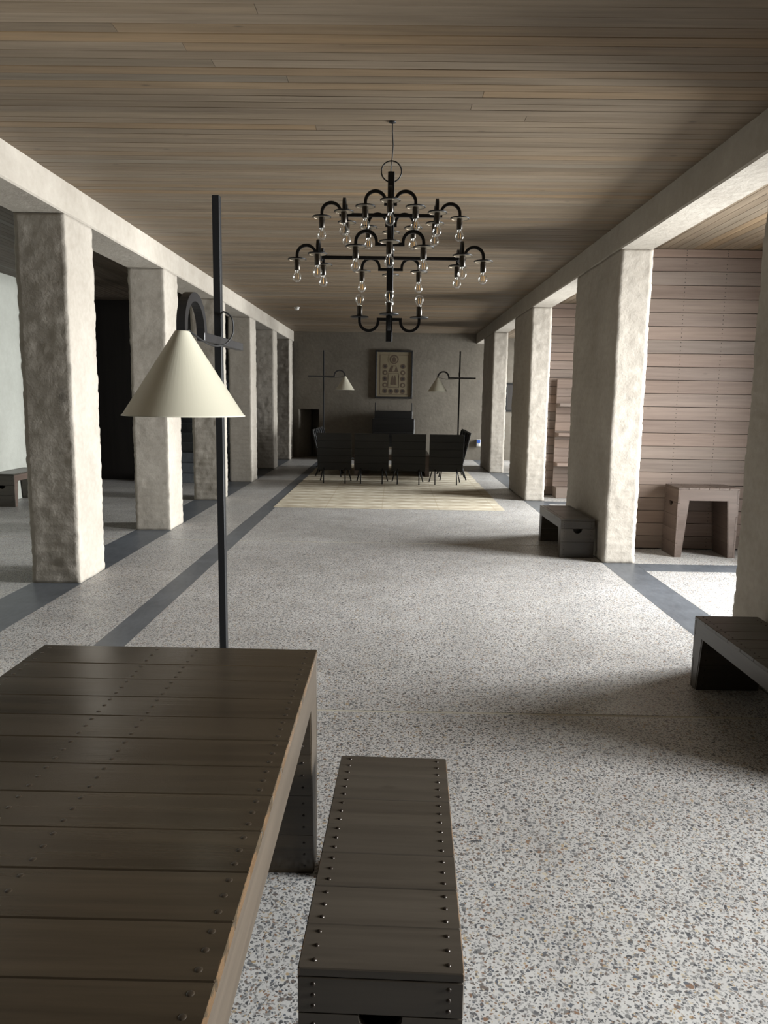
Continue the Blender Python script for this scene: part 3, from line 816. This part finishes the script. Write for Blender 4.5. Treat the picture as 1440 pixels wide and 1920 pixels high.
for i in range(4):
    x = -.225+.15*i
    flat(disc(x, -.41-.01*(i % 2), .062), M['art_brown'], -.0192, 'medallion'); flat(disc(x, -.41, .03), M['art_dark'], -.0202, 'medallion_head')
# dark picture in the right aisle
t = thing('framed_picture', 'dark framed picture on the end wall of the aisle behind the piers', 'picture', (3.13, YF, 1.60))
m = MB()
for a in ((-.31, .31, .32, .36), (-.31, .31, -.36, -.32), (-.31, -.27, -.32, .32), (.27, .31, -.32, .32)): m.bbox(a[0], a[1], -.03, 0, a[2], a[3], .003)
m.build('frame', M['black_x'], t)
m = MB(); m.box(-.27, .27, -.014, -.002, -.32, .32); m.build('canvas', M['art_dark'], t)
# small blue and white unit low on the far wall
t = thing('wall_socket_unit', 'small blue and white plastic unit low on the far wall by the pier', 'wall unit', (2.16, YF, .44))
m = MB(); m.bbox(-.05, .05, -.06, 0, -.09, .09, .006); m.build('housing', M['white_plastic'], t)
m = MB(); m.bbox(-.046, .046, -.075, -.0605, .0, .08, .004); m.build('cover', M['blue_plastic'], t)
m = MB(); m.bbox(-.03, .03, -.068, -.0605, -.07, -.02, .003); m.build('label_plate', M['paper'], t)
# smoke detector
t = thing('smoke_detector', 'small white smoke detector on the plank ceiling near the narrow columns', 'smoke detector', (-1.81, 14.4, ZC))
m = MB(); m.lathe([(0, -.012), (.055, -.012), (.055, 0), (0, 0)], (0, 0, 0), 24); m.build('base', M['white_plastic'], t)
m = MB(); m.lathe([(0, -.05), (.028, -.05), (.042, -.04), (.045, -.012), (0, -.012)], (0, 0, 0), 24); m.build('sensor_head', M['white_plastic'], t)

# ------------------------------------------------------------------ shelf rack at the second partition
t = thing('display_rack', 'tall brown plank display rack with stepped ledges against the partition', 'shelf', (3.02, 12.55, 0))
m = MB(); hwk = .42
bme_ = None
z = .10; nb = 13; hb = (1.88-.10)/nb
m.bbox(-hwk, hwk, -.075, -.05, .001, hb-.002, .002); bme_ = m.mesh('back_board', M['clad'])
for i in range(nb): link('back_board', bme_, t, (0, 0, .10+hb*i))
for s in (-1, 1):
    m = MB(); m.bbox(s*.36-.02, s*.36+.02, -.05, -.0015, .0, 1.86, .003); m.build('upright', M['clad'], t)
for zt in (1.50, 1.035, .56):
    m = MB(); m.prism([(-.075, zt), (-.375, zt), (-.375, zt-.048), (-.075, zt-.075)], 'x', -hwk, hwk); m.build('ledge', M['clad'], t)
m = MB(); m.bbox(-hwk, hwk, -.36, -.0755, 0, .17, .003); m.build('plinth', M['clad'], t)

# ------------------------------------------------------------------ staircase in the dark left aisle
t = thing('staircase', 'dark staircase climbing behind the narrow columns', 'staircase', (-3.62, 13.5, 0))
m = MB(); m.bbox(-.6, .6, 0, .30, 0, .165, .006)
for i in range(12):
    s = MB(); s.bbox(-.6, .6, 0, .28, max(0, .165*i-.2)-.165*i, .165, .006)
    s.build('step', M['stone'], t, (0, .28*i, .165*i))
